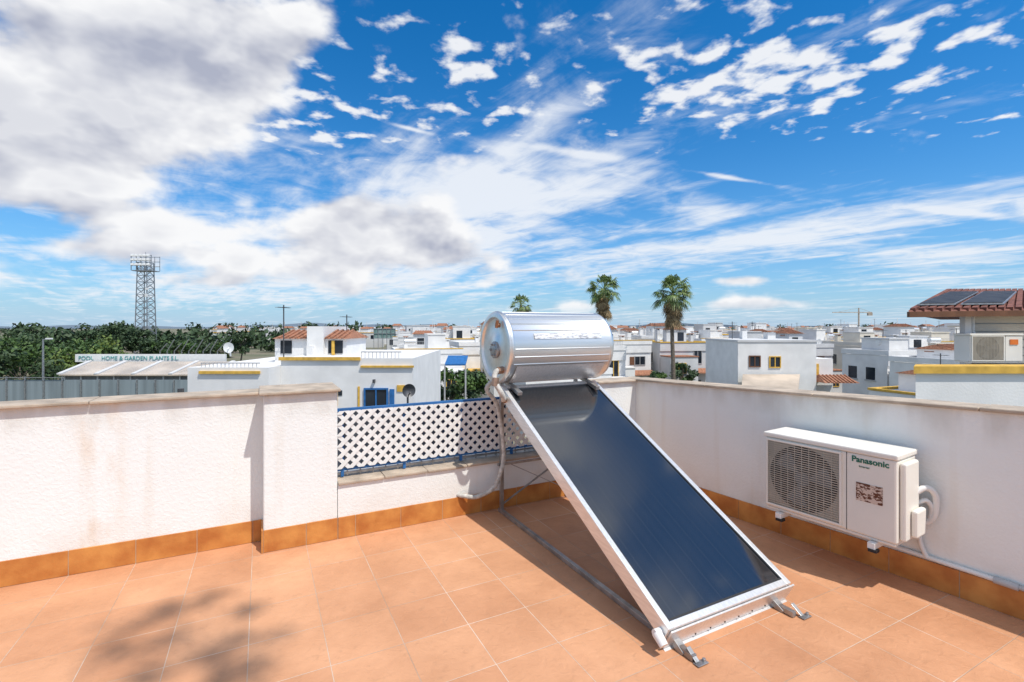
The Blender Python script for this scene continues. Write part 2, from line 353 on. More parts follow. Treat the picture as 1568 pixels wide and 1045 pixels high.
pp.tube([(x+.02,3.50,1.26),(x-.06,3.49,1.25),(x-.085,3.47,1.18),(x-.05,3.44,1.10),(x-.01,3.46,1.04),(x+.01,3.50,1.02)],.022,seg=12,smoothn=6)
pp.tube([(x+.03,3.72,1.16),(x-.03,3.74,1.08),(x+.06,3.74,.95),(x+.10,3.73,.75),(x+.12,3.72,.52),(x+.09,3.71,.38),(x+.03,3.73,.24),(x-.10,3.78,.17),(x-.2,3.83,.175),(x-.24,3.88,.18)],.017,seg=12,smoothn=14,rib=.14)
cf=o.part('fittings','brass',True)
cf.tube([(x+.01,3.50,1.26),(x-.045,3.495,1.255)],.03,seg=8); cf.tube([(x-.075,3.47,1.20),(x-.085,3.46,1.14)],.03,seg=8)
cf.tube([(x+.005,3.56,1.62),(x-.03,3.56,1.62)],.02,seg=8); cf.tube([(x-.03,3.55,1.60),(x-.03,3.53,1.66)],.014,seg=8)
cf.tube([(x-.0,3.50,1.02),(x+.06,3.52,1.0)],.022,seg=8)
o.done()

# ------------------------------------------------------------------ AC unit
def ac_unit(name,loc,rot,x0,x1,yf,z0,z1,logo=True,depth=.29):
    o=Obj(name,loc=loc,rot=rot); W=x1-x0; H=z1-z0; yb=yf+depth
    b=o.part('casing','cream',bevel=.012); b.box(x0,x1,yf,yb,z0+.02,z1-.035)
    t=o.part('top_cover','cream',bevel=.008); t.box(x0-.008,x1+.008,yf-.01,yb+.006,z1-.033,z1)
    t.box(x0+.01,x1-.01,yf+.01,yb-.01,z0,z0+.019)
    gx0=x0+.035*W; gx1=x0+.62*W; gz0=z0+.09*H; gz1=z1-.1*H
    bk=o.part('grille_back','slat'); bk.box(gx0,gx1,yf-.003,yf+.003,gz0,gz1)
    cx=(gx0+gx1)/2; cz=(gz0+gz1)/2; r=min(gx1-gx0,gz1-gz0)*.49
    dk=o.part('fan_opening','black'); dk.lathe([(-.004,r),(-.004,0)],(cx,yf,cz),'y',40)
    fb=o.part('fan_blades','grey')
    for k in range(3):
        a=k*2.094; q=[(cx+r*.15*math.cos(a),yf-.006,cz+r*.15*math.sin(a))]
        for j in range(5): q.append((cx+r*.85*math.cos(a+.2*j-.1),yf-.006,cz+r*.85*math.sin(a+.2*j-.1)))
        fb.quad(*q)
    fb.lathe([(-.0075,r*.22),(-.0075,0)],(cx,yf,cz),'y',20)
    sl=o.part('grille_bars','slat'); n=30
    for i in range(n+1):
        z=gz0+(gz1-gz0)*i/n; sl.box(gx0,gx1,yf-.014,yf-.011,z-.003,z+.003)
    for i in range(11):
        xx=gx0+(gx1-gx0)*i/10; sl.box(xx-.002,xx+.002,yf-.011,yf-.0085,gz0,gz1)
    g=o.part('grille_rim','cream',bevel=.002)
    g.box(gx0-.012,gx1+.012,yf-.016,yf+.001,gz1,gz1+.012); g.box(gx0-.012,gx1+.012,yf-.016,yf+.001,gz0-.012,gz0)
    g.box(gx0-.012,gx0,yf-.016,yf+.001,gz0+.0005,gz1-.0005); g.box(gx1,gx1+.012,yf-.016,yf+.001,gz0+.0005,gz1-.0005)
    se=o.part('seam','black'); se.box(x0+.665*W,x0+.669*W,yf-.0015,yf+.001,z0+.025,z1-.036)
    return o
o=ac_unit('air_conditioner_unit',R0,RA,1.57,2.36,-.35,.30,.85)
s=o.part('energy_sticker','stick'); s.box(2.15,2.29,-.353,-.349,.53,.64)
c=o.part('valve_cover','cream',bevel=.012); c.box(2.361,2.395,-.32,-.12,.34,.80); c.box(2.396,2.43,-.26,-.12,.36,.52)
t=o.part('refrigerant_pipes','plastic',True)
t.tube([(2.38,-.13,.60),(2.42,-.09,.63),(2.45,-.05,.58),(2.44,-.035,.46),(2.40,-.035,.40)],.018,smoothn=6)
t.tube([(2.38,-.10,.53),(2.415,-.08,.55),(2.43,-.045,.50),(2.42,-.035,.42)],.014,smoothn=6)
t.tube([(2.36,-.03,.40),(2.37,-.03,.27),(2.40,-.02,.185)],.014,smoothn=4)
t.tube([(1.7,-.016,.19),(2.3,-.016,.185),(2.72,-.018,.178)],.014,smoothn=4); 
g=o.part('conduit','frame',True); g.tube([(2.72,-.02,.178),(3.2,-.02,.175),(6.4,-.02,.17)],.013); g.tube([(2.70,-.02,.178),(2.80,-.02,.176)],.02)
b=o.part('brackets','plastic',bevel=.002)
for x in (1.68,2.24):
    b.box(x-.02,x+.02,-.38,-.001,.262,.298); b.box(x-.02,x+.02,-.012,-.002,.20,.261)
r=o.part('rubber_feet','black')
for x in (1.68,2.24): r.box(x-.015,x+.03,-.385,-.34,.245,.262)
o.done()
def text(parent,body,loc,size,m,rot=(math.pi/2,0,0),name='lettering',ext=.001,bold=0):
    cu=bpy.data.curves.new(name,'FONT'); cu.body=body; cu.size=size; cu.extrude=ext; cu.offset=bold
    t=bpy.data.objects.new(name,cu); sc.collection.objects.link(t); t.parent=parent; t.location=loc; t.rotation_euler=rot; t.data.materials.append(M[m]); return t
text(o.e,'Panasonic',(2.125,-.352,.765),.05,'green',name='logo',bold=.0012)
text(o.e,'Inverter',(2.165,-.352,.735),.018,'green',name='small_lettering')

# ------------------------------------------------------------------ vegetation
def leaves(part,centers,n,size,flat=.75):
    per=max(1,n//len(centers))
    for (c,r) in centers:
        k=int(per*random.uniform(.6,1.3))
        d=np.random.normal(size=(k,3)); d/=np.linalg.norm(d,axis=1)[:,None]+1e-9
        rad=r*np.random.uniform(.35,1.05,size=(k,1))
        p=d*rad; p[:,2]*=flat; p+=np.array(c)
        for i in range(k):
            a=np.random.normal(size=3); a/=np.linalg.norm(a)+1e-9; b=np.cross(a,d[i]); b/=np.linalg.norm(b)+1e-9
            s=size*random.uniform(.6,1.4); a=a*s; b=b*s*.6; q=p[i]
            part.quad(q-a,q-b,q+a,q+b)
def tree(name,x,y,h,r,m='leafA',n=2600,size=.22,base=GZ,clumps=16,m2=None,trunk=.16,cr=.42):
    o=Obj(name,loc=(x,y,base)); t=o.part('trunk','bark',True)
    top=h-r*.9; t.tube([(0,0,0),(.1*r,.05,top*.5),(0,.1,top),(0,0,h-r*.4)],trunk,trunk*.35,seg=8,smoothn=3)
    cs=[]
    for i in range(clumps):
        a=random.uniform(0,6.283); rr=r*math.sqrt(random.uniform(.02,1))*.8; zz=h-r*random.uniform(.15,1.35)
        k=1-.3*abs((zz-(h-r*.7))/r); c=(rr*k*math.cos(a),rr*k*math.sin(a),zz); cs.append((c,r*random.uniform(cr*.6,cr*1.1)))
        t.tube([(0,0,top*.8),(c[0]*.5,c[1]*.5,(top*.8+c[2])/2),c],trunk*.35,trunk*.1,seg=5)
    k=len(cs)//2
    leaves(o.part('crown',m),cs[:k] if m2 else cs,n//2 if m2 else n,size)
    if m2: leaves(o.part('crown_second_tone',m2),cs[k:],n//2,size)  # remaining random clumps in a second foliage colour
    o.done()
def palm(name,x,y,zc,r,nl=66,skirt=40):
    o=Obj(name,loc=(x,y,GZ)); H=zc-GZ
    t=o.part('trunk','bark',True); t.tube([(0,0,0),(.06,0,H*.3),(-.05,0,H*.7),(0,0,H)],.19,.13,seg=10,smoothn=4)
    g=o.part('fronds','palm'); d=o.part('dead_fronds','palmd')
    for i in range(nl+skirt):
        dead=i>=nl
        a=random.uniform(0,6.283); e=math.radians(random.uniform(-45,88)) if not dead else math.radians(random.uniform(-85,-50))
        D=Vector((math.cos(a)*math.cos(e),math.sin(a)*math.cos(e),math.sin(e)))
        pl=r*random.uniform(.42,.66)*(1 if not dead else .8); ln=r*random.uniform(.36,.50)
        P=g if not dead else d
        b=Vector((0,0,H-(0 if not dead else random.uniform(.0,1)*r*.8)))
        end=b+D*pl; P.bar(b,end,.03,.02)
        side=D.cross(Vector((0,0,1))); side=side.normalized() if side.length>.05 else Vector((1,0,0))
        side=(side+Vector((0,0,random.uniform(-.3,.3)))).normalized()
        for j in range(13):
            th=-1.35+2.7*j/12+random.uniform(-.05,.05)
            bd=(D*math.cos(th)+side*math.sin(th)).normalized(); l=ln*(1-.22*abs(th)/1.35)*random.uniform(.85,1.1)
            mid=end+bd*l*.55+Vector((0,0,-.05*r)); tip=end+bd*l+Vector((0,0,-.25*r*(1 if not dead else .5)))
            pn=bd.cross(D.cross(side)).normalized()*.024*r
            P.quad(end,mid+pn,tip,mid-pn)
    o.done()
def PX(u,v,Y): return ((u-784)/F*Y, Y, 1.6-(v-502)/F*Y)
palm('palm_tree',8.0,42,4.9,1.7); palm('palm_tree',12.6,38,4.3,1.85); palm('palm_tree',1.15,62,4.5,1.7,50)
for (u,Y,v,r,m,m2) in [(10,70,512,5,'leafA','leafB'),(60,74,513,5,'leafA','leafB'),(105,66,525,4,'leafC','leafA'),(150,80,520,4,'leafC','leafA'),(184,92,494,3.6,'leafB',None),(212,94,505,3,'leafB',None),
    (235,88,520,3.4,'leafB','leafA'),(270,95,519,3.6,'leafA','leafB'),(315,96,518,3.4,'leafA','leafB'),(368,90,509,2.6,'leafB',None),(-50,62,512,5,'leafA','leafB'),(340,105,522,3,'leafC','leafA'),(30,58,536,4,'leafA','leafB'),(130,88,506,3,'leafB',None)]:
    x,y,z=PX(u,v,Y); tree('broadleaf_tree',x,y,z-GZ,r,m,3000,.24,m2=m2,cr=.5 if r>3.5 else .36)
for (u,Y,v,r) in [(650,30,562,1.6),(690,31,568,1.7),(718,33,570,1.4),(1008,40,566,1.1),(1046,46,556,1.3),(1330,120,500,3),(1375,125,500,2.6),(540,75,520,2.4),(1145,110,507,2.4),(1420,75,515,1.8),(1095,60,540,1.4),(1290,70,535,1.6),(1390,50,560,1.5),(960,55,545,1.3)]:
    x,y,z=PX(u,v,Y); tree('garden_tree',x,y,z-GZ,r,'leafA',2200,.13,m2='leafB',trunk=.1)
o=Obj('unseen_shadow_tree'); t=o.part('trunk','bark',True); H_=11.0  # unseen tree, added and shaped to cast the floor shadow at left
ox,oy=.4388*H_,-.3924*H_
t.tube([(4.2,-7.5,GZ),(4.2,-7.3,0),(4.0,-6.6,5),(3.7,-4.5,9),(-1.35+ox,1.9+oy,H_-.4),(-1.5+ox,2.45+oy,H_-.1)],.22,.02,seg=8,smoothn=4)
cs=[]
for (fx,fy,r) in [(-2.06,2.62,.2),(-1.78,2.87,.12),(-1.27,2.46,.14),(-1.97,2.38,.18),(-1.75,2.48,.13),(-1.22,2.25,.14),(-1.68,2.25,.15),(-1.95,2.75,.1),(-1.5,2.75,.1),(-1.42,2.5,.1)]:
    h=H_+random.uniform(-.1,.1); c=(fx+.4388*h,fy-.3924*h,h); cs.append((c,r)); t.tube([(-1.5+ox,2.4+oy,H_-.2),c],.018,.006,seg=5)
leaves(o.part('crown','leafA'),cs,400,.04)
cs2=[((4.1+random.uniform(-1.2,1.2),-7.2+random.uniform(-1.2,.8),7+random.uniform(-1.5,2)),.7) for _ in range(10)]
leaves(o.part('crown_second_tone','leafB'),cs2,2500,.09); o.done()

# ------------------------------------------------------------------ houses
def window(o,x,z,w,h,yf,mf='frame',shutter=False,n=1):
    g=o.part('windows','win'); f=o.part('window_frames_'+mf,mf)
    g.box(x,x+w,yf-.02,yf+.02,z,z+h); t=.06
    f.box(x-t,x,yf-.06,yf+.02,z-t,z+h+t); f.box(x+w,x+w+t,yf-.06,yf+.02,z-t,z+h+t)
    f.box(x,x+w,yf-.06,yf+.02,z+h,z+h+t); f.box(x,x+w,yf-.06,yf+.02,z-t,z)
    f.box(x+w/2-.025,x+w/2+.025,yf-.05,yf-.021,z,z+h)
    if shutter:
        s=o.part('shutters','wood'); s.box(x-t-w*.45,x-t-.01,yf-.04,yf+.01,z,z+h)
def tiled(o,x0,x1,y0,y1,z,h):
    p=o.part('tiled_roof','terra'); e=.15
    a=[(x0-e,y0-e,z),(x1+e,y0-e,z),(x1+e,y1+e,z),(x0-e,y1+e,z)]
    p.hexa(a+[(x0+.1,(y0+y1)/2-.05,z+h),(x1-.1,(y0+y1)/2-.05,z+h),(x1-.1,(y0+y1)/2+.05,z+h),(x0+.1,(y0+y1)/2+.05,z+h)])
    n=max(3,int((x1-x0)/.22))
    for i in range(n):
        x=x0+(x1-x0)*(i+.5)/n; p.bar((x,y0-e,z+.03),(x,(y0+y1)/2-.05,z+h+.02),.08,.06)
def rail(o,x0,x1,y,z,h=.5,m='frame'):
    p=o.part('railing',m); p.box(x0,x1,y,y+.03,z+h-.04,z+h)
    x=x0
    while x<=x1: p.box(x,x+.02,y+.005,y+.025,z,z+h-.041); x+=.14
def antenna(o,x,y,z,h):
    p=o.part('tv_antenna','dmetal'); p.bar((x,y,z),(x,y,z+h),.035)
    p.bar((x-.06,y-.35,z+h-.1),(x+.06,y+.35,z+h-.1),.025)
    for i in range(6): p.bar((x-.2+.01*i,y-.3+i*.12,z+h-.1),(x+.2-.01*i,y-.3+i*.12,z+h-.1),.014)
def dish(o,x,y,z,r,m='plastic'):
    p=o.part('satellite_dish',m,True); p.lathe([(-.18*r,r),(-.1*r,r*.7),(0,r*.3),(.01,0)],(x,y,z),'y',20); p.bar((x,y+.02,z),(x,y+.1,z-r*1.6),.04); p.bar((x,y,z),(x,y-.6*r,z-.3*r),.03)
def house(x,y,w,d,zt,rot=0,seed=0,wm='wh',name='white_house'):
    R=random.Random(seed); o=Obj(name,loc=(x,y,0),rot=rot)
    W=o.part('walls',wm); W.box(-w/2,w/2,0,d,GZ,zt)
    W.box(-w/2,w/2,-.001-.1,-.001,zt-.8,zt+.02)
    tm='yel' if R.random()<.35 else wm
    for bx in ((-w/2-.05,w/2+.05,-.16,.1),(-w/2-.05,w/2+.05,d-.2,d+.05),(-w/2-.05,-w/2+.15,.101,d-.201),(w/2-.15,w/2+.05,.101,d-.201)):
        o.part('parapet_trim',tm).box(*bx,zt+.021,zt+(.14 if tm=='yel' else .4))
    if tm!='yel' and R.random()<.4: o.part('edge_trim','yel').box(-w/2-.07,w/2+.07,-.18,.12,zt+.401,zt+.47)
    bw=w*R.uniform(.35,.55); side=R.choice((0,1)); bx0=-w/2+.02 if side else w/2-bw-.02; bz=zt-R.choice((.9,1.3,2.2)); bd=R.uniform(1.2,2.4)
    W.box(bx0,bx0+bw,-bd,-.102,GZ,bz)
    o.part('front_trim',R.choice(('yel',wm,wm,'terra'))).box(bx0-.05,bx0+bw+.05,-bd-.06,-.103,bz+.001,bz+.1)
    window(o,bx0+bw*.3,bz-1.5,.7,.9,-bd,R.choice(('frame','wood','yel')))
    nwin=max(2,int(w/2.0))
    for lev in (0,2.7):
      for i in range(nwin):
        if R.random()<.15: continue
        xx=-w/2+w*(i+.5)/nwin-.4+R.uniform(-.2,.2)
        ww=R.choice((.6,.8,1.1)); hh=R.choice((.8,1.1,1.3))
        window(o,xx,zt-2.1-lev+R.uniform(-.1,.1),ww,hh,-.0,R.choice(('frame','frame','wood','yel')),R.random()<.25)
    g=o.part('windows','win')
    for i in range(2):
        yy=d*(.25+.4*i); g.box(-w/2-.015,-w/2+.02,yy,yy+.8,zt-2,zt-1)
        o.part('side_sills','frame').box(-w/2-.08,-w/2-.016,yy-.08,yy+.88,zt-2.1,zt-2.01)
    tx=R.uniform(-w/2+.2,w/2-2.4); tw=R.uniform(1.3,2.1); th=R.uniform(.9,1.7); ty=R.uniform(.3,d*.4)
    W.box(tx,tx+tw,ty,ty+2.4,zt+.0,zt+th)
    if R.random()<.4: tiled(o,tx,tx+tw,ty,ty+2.4,zt+th+.001,.35)
    else: o.part('tower_trim',R.choice((wm,wm,'wh3'))).box(tx-.06,tx+tw+.06,ty-.06,ty+2.46,zt+th+.001,zt+th+.1)
    if R.random()<.6: o.part('windows','win').box(tx+.4,tx+1.1,ty-.012,ty+.02,zt+.15,zt+.15+min(.9,th-.3))
    for k in range(R.randint(2,5)):
        cx=R.uniform(-w/2+.3,w/2-.6); cy=R.uniform(.8,d-1); ch=R.uniform(.5,1.3); cw=R.choice((.3,.42,.42,.9))
        W.box(cx,cx+cw,cy,cy+.5,zt,zt+ch)
        o.part('chimney_caps' if R.random()<.5 else 'chimney_tops','terra' if R.random()<.5 else wm).box(cx-.07,cx+cw+.07,cy-.07,cy+.57,zt+ch+.12,zt+ch+.18)
        W.box(cx+.02,cx+.08,cy+.04,cy+.46,zt+ch,zt+ch+.12); W.box(cx+cw-.08,cx+cw-.02,cy+.04,cy+.46,zt+ch,zt+ch+.12)
    if R.random()<.6: antenna(o,R.uniform(-w/2+.3,w/2-.3),d*.5,zt,R.uniform(1.6,2.6))
    if R.random()<.35: dish(o,R.uniform(-w/2+.3,w/2-.3),.6,zt+.6,.3)
    if R.random()<.3: tk_=o.part('water_tank','alu',True); tk_.lathe([(0,0),(0,.22),(.9,.22),(.9,0)],(R.uniform(-w/2+.3,w/2-1.3),1.2,zt+1.0),'x',16)
    if R.random()<.4: rail(o,-w/2+.2,w/2-.2,.05,zt+.4,.35,'frame')
    if R.random()<.5:
        pv=o.part('lean_to_roof','terra'); zz_=zt-R.choice((2.6,3.0,.9)); xa=-w/2 if not side else 0
        pv.hexa([(xa,-1.1,zz_),(xa+w/2,-1.1,zz_),(xa+w/2,-.11,zz_+.3),(xa,-.11,zz_+.3),(xa,-1.1,zz_+.1),(xa+w/2,-1.1,zz_+.1),(xa+w/2,-.11,zz_+.45),(xa,-.11,zz_+.45)])
    o.done()

def X(u,dy=0): return (u-784)*(k+dy/F)
def Z(v,dy=0): return 1.6-(v-502)*(k+dy/F)
o=Obj('white_house',loc=(0,18,0)); k=18/F
Wp=o.part('walls','wh')
Wp.box(X(430),X(632),0,7,GZ,Z(549)); Wp.box(X(312),X(430)-.003,-.9,6,GZ,Z(560))
o.part('trim','yel').box(X(430)-.05,X(552),-.08,0,Z(552),Z(547)); o.part('trim','yel').box(X(330),X(418),-.98,-.9,Z(569),Z(565))
o.part('trim','yel').box(X(552)+.02,X(634),-.08,0,Z(563),Z(560))
Wp.box(X(421,2),X(531,2),2.0,4.6,Z(560),Z(519,2))
tiled(o,X(425,2),X(468,2),2.0,4.6,Z(519,2)+.003,.34); tiled(o,X(497,2),X(530,2),2.0,4.6,Z(519,2)+.003,.34)
Wp.box(X(470,1.8),X(495,1.8),1.8,4.8,Z(550),Z(500,1.8)); Wp.box(X(443),X(452),1.5,1.9,Z(550),Z(532))
o.part('trim','yel').box(X(509,2),X(513,2),1.9,1.998,Z(548),Z(524)); 
for (a,b) in ((430,447),(503,525)): o.part('doors','win').box(X(a,2),X(b,2),1.97,2.0,Z(546),Z(524))
rail(o,X(330),X(416),-.85,Z(562),.22); rail(o,X(552),X(614),.05,Z(551),.3)
window(o,X(560),Z(624),.78,.66,0,'blue'); window(o,X(500),Z(620),.35,.5,0,'yel')
o.part('windows','win').box(X(518),X(524),-.02,0,Z(606),Z(598))
sh=o.part('shutters','blue'); sh.box(X(597),X(604),-.05,0,Z(624),Z(596)); 
o.part('arch_trim','yel').box(X(608),X(620),-.03,0,Z(600),Z(590)); o.part('arch_trim','yel').box(X(548),X(551),-.03,0,Z(626),Z(592))
w_=o.part('wall_lamp','dmetal'); w_.box(X(572),X(575),-.15,0,Z(586),Z(581))
antenna(o,X(415),1,Z(552),2.1); antenna(o,X(531,3),3,Z(520),1.0); dish(o,X(346),.2,Z(533),.2)
o.part('vent_pipe','dmetal',True).tube([(X(305),-1,Z(600)),(X(305),-1,Z(590))],.1)
o.done()
o=Obj('satellite_dish',loc=PX(625,598,9),rot=.5); o.part('bowl','dmetal',True).lathe([(-.05,.125),(-.02,.09),(0,.04),(.005,0)],(0,0,0),'y',24); o.part('mast','dmetal').bar((0,.03,0),(0,.05,-6.0),.03); o.part('arm','dmetal').bar((0,0,-.1),(0,-.15,-.02),.015); o.done()
o=Obj('white_house',loc=(0,30,0),rot=0); k=30/F
Wp=o.part('walls','wh'); Wp.box(X(1130),X(1250),0,5,GZ,Z(524)); Wp.box(X(1250)+.003,X(1300),1.5,4,GZ,Z(552))
o.part('balcony_wall','wh').hexa([(X(1130)-.003,0,GZ),(X(1130)-.003,.2,GZ),(X(1108,3),3,GZ),(X(1108,3)-.1,2.9,GZ),(X(1130)-.003,0,Z(526)),(X(1130)-.003,.2,Z(526)),(X(1108,3),3,Z(526)),(X(1108,3)-.1,2.9,Z(526))])
window(o,X(1148),Z(561),.6,.6,0,'wood'); window(o,X(1179),Z(562),.6,.6,0,'yel')
o.part('trim','yel').box(X(1268),X(1276),1.4,1.5,Z(590),Z(560)); o.part('roof_edge','wh3').box(X(1130)-.04,X(1250)+.04,-.05,5,Z(524)+.002,Z(521))
tiled(o,X(1250)+.2,X(1300),-.6,1.2,Z(585),.4)
Wp.box(X(1172),X(1180),3,3.4,Z(524),Z(508)); Wp.box(X(1215),X(1228),3,3.6,Z(524),Z(510)); o.part('chimney_caps','terra').box(X(1213),X(1230),2.9,3.7,Z(509),Z(507))
antenna(o,X(1155),3,Z(524),1.3); 
o.part('beige_awning','beige').hexa([(X(1135,-3),-3,Z(602,-3)),(X(1222,-3),-3,Z(602,-3)),(X(1222),-.2,Z(575)),(X(1135),-.2,Z(575)),(X(1135,-3),-3,Z(600,-3)),(X(1222,-3),-3,Z(600,-3)),(X(1222),-.2,Z(573)),(X(1135),-.2,Z(573))])
o.done()
seed=0
blocked=[(0,40,1075,1315),(0,36,985,1070)]
for Y,zlo,zhi in ((24,-2.3,-1.6),(31,-1.5,-.8),(39,-.9,-.2),(48,-.6,.2),(59,-.5,.4),(72,-.3,.6),(90,-.2,.8)):
    xr0,xr1=(-.24 if Y>38 else -.13)*Y,1.0*Y
    if Y==24: xr0=.25*Y
    if Y==31: xr0=.02*Y
    x=xr0
    while x<xr1:
        seed+=1; R=random.Random(seed*13+5); w=R.uniform(3.6,6.2); u=784+F*(x+w/2)/Y
        hw=w/2/Y*F
        ok=not any(a<=Y<=b and u+hw>c and u-hw<d for a,b,c,d in blocked)
        if ok: house(x+w/2,Y+R.uniform(-1.5,1.5),w,R.uniform(4,6),R.uniform(zlo,zhi),R.uniform(.05,.35),seed*7,R.choice(('wh','wh','wh','wh','wh2','wh3')))
        x+=w+R.choice((.0,.3,1.0,2.2))+.3
o=Obj('distant_houses'); W_=o.part('walls','far'); T_=o.part('tiled_roofs','terra'); G_=o.part('windows','win'); Y_=o.part('trim','yel')
R=random.Random(99)
for Y in (112,128,145,165,190,220,260,300,360,440,540):
    x=-.62*Y if Y>150 else -.25*Y
    while x<1.1*Y:
        w=R.uniform(4,9)*(1+Y/900); zt_=R.uniform(-.6,.8)+(Y/540)*.4; y=Y+R.uniform(-6,6)
        W_.box(x,x+w,y,y+6,GZ,zt_); a=x+R.uniform(.3,w*.5); tw=R.uniform(1.8,3); th=R.uniform(.8,1.7)
        W_.box(a,a+tw,y+1,y+4,zt_,zt_+th)
        if R.random()<.35: T_.hexa([(a-.2,y+.8,zt_+th),(a+tw+.2,y+.8,zt_+th),(a+tw+.2,y+4.2,zt_+th),(a-.2,y+4.2,zt_+th),(a,y+2.4,zt_+th+.6),(a+tw,y+2.4,zt_+th+.6),(a+tw,y+2.5,zt_+th+.6),(a,y+2.5,zt_+th+.6)])
        if R.random()<.4: Y_.box(x-.05,x+w+.05,y-.1,y-.001,zt_-.1,zt_+.15)
        for q in range(int(w/2.4)):
            if R.random()<.8: G_.box(x+.7+q*2.4,x+1.7+q*2.4,y-.05,y-.001,zt_-2,zt_-.8)
        for q in range(2):
            c=x+R.uniform(0,w); W_.box(c,c+.5,y+3,y+3.5,zt_,zt_+R.uniform(.6,1.5))
        if R.random()<.3: W_.bar((a,y+2,zt_),(a,y+2,zt_+R.uniform(2.5,4)),.09)
        x+=w+R.choice((0,.5,2,5))
o.done()
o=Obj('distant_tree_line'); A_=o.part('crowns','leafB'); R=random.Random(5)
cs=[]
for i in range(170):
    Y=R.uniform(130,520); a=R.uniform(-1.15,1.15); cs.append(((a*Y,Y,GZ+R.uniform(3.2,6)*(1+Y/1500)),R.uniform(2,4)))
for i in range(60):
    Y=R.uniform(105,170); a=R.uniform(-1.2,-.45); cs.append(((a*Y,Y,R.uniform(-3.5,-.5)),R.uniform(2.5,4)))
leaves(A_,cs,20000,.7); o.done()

# ------------------------------------------------------------------ neighbour on the right (splayed plot)
o=Obj('neighbouring_house')
def ray(u,Y): return (u-784)/F*Y
def sblock(p,u,Y0,Y1,z0,z1,xr=14):
    p.hexa([(ray(u,Y0),Y0,z0),(xr,Y0,z0),(xr+3,Y1,z0),(ray(u+3,Y1),Y1,z0),(ray(u,Y0),Y0,z1),(xr,Y0,z1),(xr+3,Y1,z1),(ray(u+3,Y1),Y1,z1)])
def zv(v,Y): return 1.6-(v-502)/F*Y
sblock(o.part('walls','wh'),1402,7,7.3,GZ,zv(572,7)); sblock(o.part('trim','yel'),1399,6.95,7.35,zv(572,7)+.001,zv(561,7))
sblock(o.part('room','wh3'),1478,8.2,12,-.6,zv(479,8.2)); sblock(o.part('terrace_slab','wh3'),1425,7.36,12,.3,.5)
cl=o.part('cladding','wh2')
for i in range(9): sblock(cl,1481,8.16,8.198,.6+i*.135,.715+i*.135)
rf=o.part('tiled_roof','roofbr')
e0=(ray(1392,7.8),7.8,zv(482,7.8)); e1=(15,7.8,zv(482,7.8)+.1); q0=(ray(1449,9.8),9.8,zv(445,9.8)); q1=(16,9.8,zv(445,9.8)+.02)
rf.hexa([e0,e1,(18,12.2,1.8),(ray(1440,12.2),12.2,1.8),(e0[0]+.03,e0[1]+.05,e0[2]+.07),(e1[0],e1[1]+.05,e1[2]+.07),q1,q0])
def RP(a,b,h=0):
    P0=Vector((e0[0]+.03,e0[1]+.05,e0[2]+.07));P1=Vector((15,e1[1]+.05,e1[2]+.07));Q0=Vector(q0);Q1=Vector(q1)
    q=(P0*(1-a)+P1*a)*(1-b)+(Q0*(1-a)+Q1*a)*b; return (q.x,q.y,q.z+h)
for i in range(60):
    a=(i+.5)/60; rf.bar(RP(a,0,.01),RP(a,1,.01),.07,.05)
fa=o.part('fascia','wood'); fa.bar((e0[0]-.03,7.78,e0[2]+.0),(15,7.78,e1[2]),.05,.09)
pv=o.part('solar_panels','pv'); pf=o.part('panel_frames','metal')
for (a,b) in ((.01,.085),(.095,.18)):
    for part,g,h in ((pf,0,.05),(pv,.004,.062)):
        q=[RP(a+g,.08+g*3,h),RP(b-g,.08+g*3,h),RP(b-g+.02,.7-g*3,h),RP(a+g+.02,.7-g*3,h)]
        part.hexa(q+[(x,y,z+.02) for x,y,z in q])
po=o.part('posts','wh3'); po.box(ray(1478,7.95),ray(1478,7.95)+.1,7.95,8.05,.5,zv(484,7.95))
pi=o.part('pipe','plastic',True); xx=ray(1490,8.1); pi.tube([(xx,8.1,1.8),(xx-.02,8.08,1.55),(xx+.05,8.1,1.4),(xx+.06,8.1,1.1)],.025,smoothn=5)
o.done()
a=ac_unit('air_conditioner_unit',(0,0,0),0,ray(1481,7.85),ray(1481,7.85)+.85,7.8,zv(556,7.8),zv(514,7.8)+.03); a.part('sticker','orange').box(ray(1546,7.8),ray(1546,7.8)+.13,7.79,7.797,zv(528,7.8),zv(520,7.8)); a.done()

# ------------------------------------------------------------------ garden centre on the left
o=Obj('garden_centre_building')
x0,_,_=PX(90,575,38); x1,_,_=PX(315,575,38)
ze=1.6-72/F*38; zr=1.6-52/F*42
rf=o.part('roof','beige'); rf.hexa([(x0,38,ze-.1),(x1+3,38,ze-.1),(x1+3,42,zr-.1),(x0-1,42,zr-.1),(x0,38,ze),(x1+3,38,ze),(x1+3,42,zr),(x0-1,42,zr)])
rb=o.part('roof_ribs','wh3')
for i in range(6):
    a=i/5; xa=x0+(x1+3-x0)*a; xb=x0-1+(x1+4-x0)*a
    rb.bar((xa,38,ze+.05),(xb,42,zr+.05),.3,.1)
for i in range(70):
    a=i/69; xa=x0+(x1+3-x0)*a; xb=x0-1+(x1+4-x0)*a
    rb.bar((xa,38,ze+.012),(xb,42,zr+.012),.03,.02)
o.part('walls','grey').box(x0+.2,x1+3,38.3,41.8,GZ,ze-.12)
rr=o.part('wall_ribs','wh3')
for i in range(10): rr.box(x0+.2+i*1.3,x0+.28+i*1.3,38.2,38.29,GZ,ze-.13)
sg=o.part('sign_board','plastic'); xs0=PX(115,0,42.3)[0]; xs1=PX(345,0,42.3)[0]; sg.box(xs0,xs1,42.3,42.5,zr-.05,zr+.62)
o.done(); text(o.e,'POOL     HOME & GARDEN PLANTS S.L.',(xs0+.3,42.27,zr+.12),.5,'teal',name='sign_lettering',ext=.01)
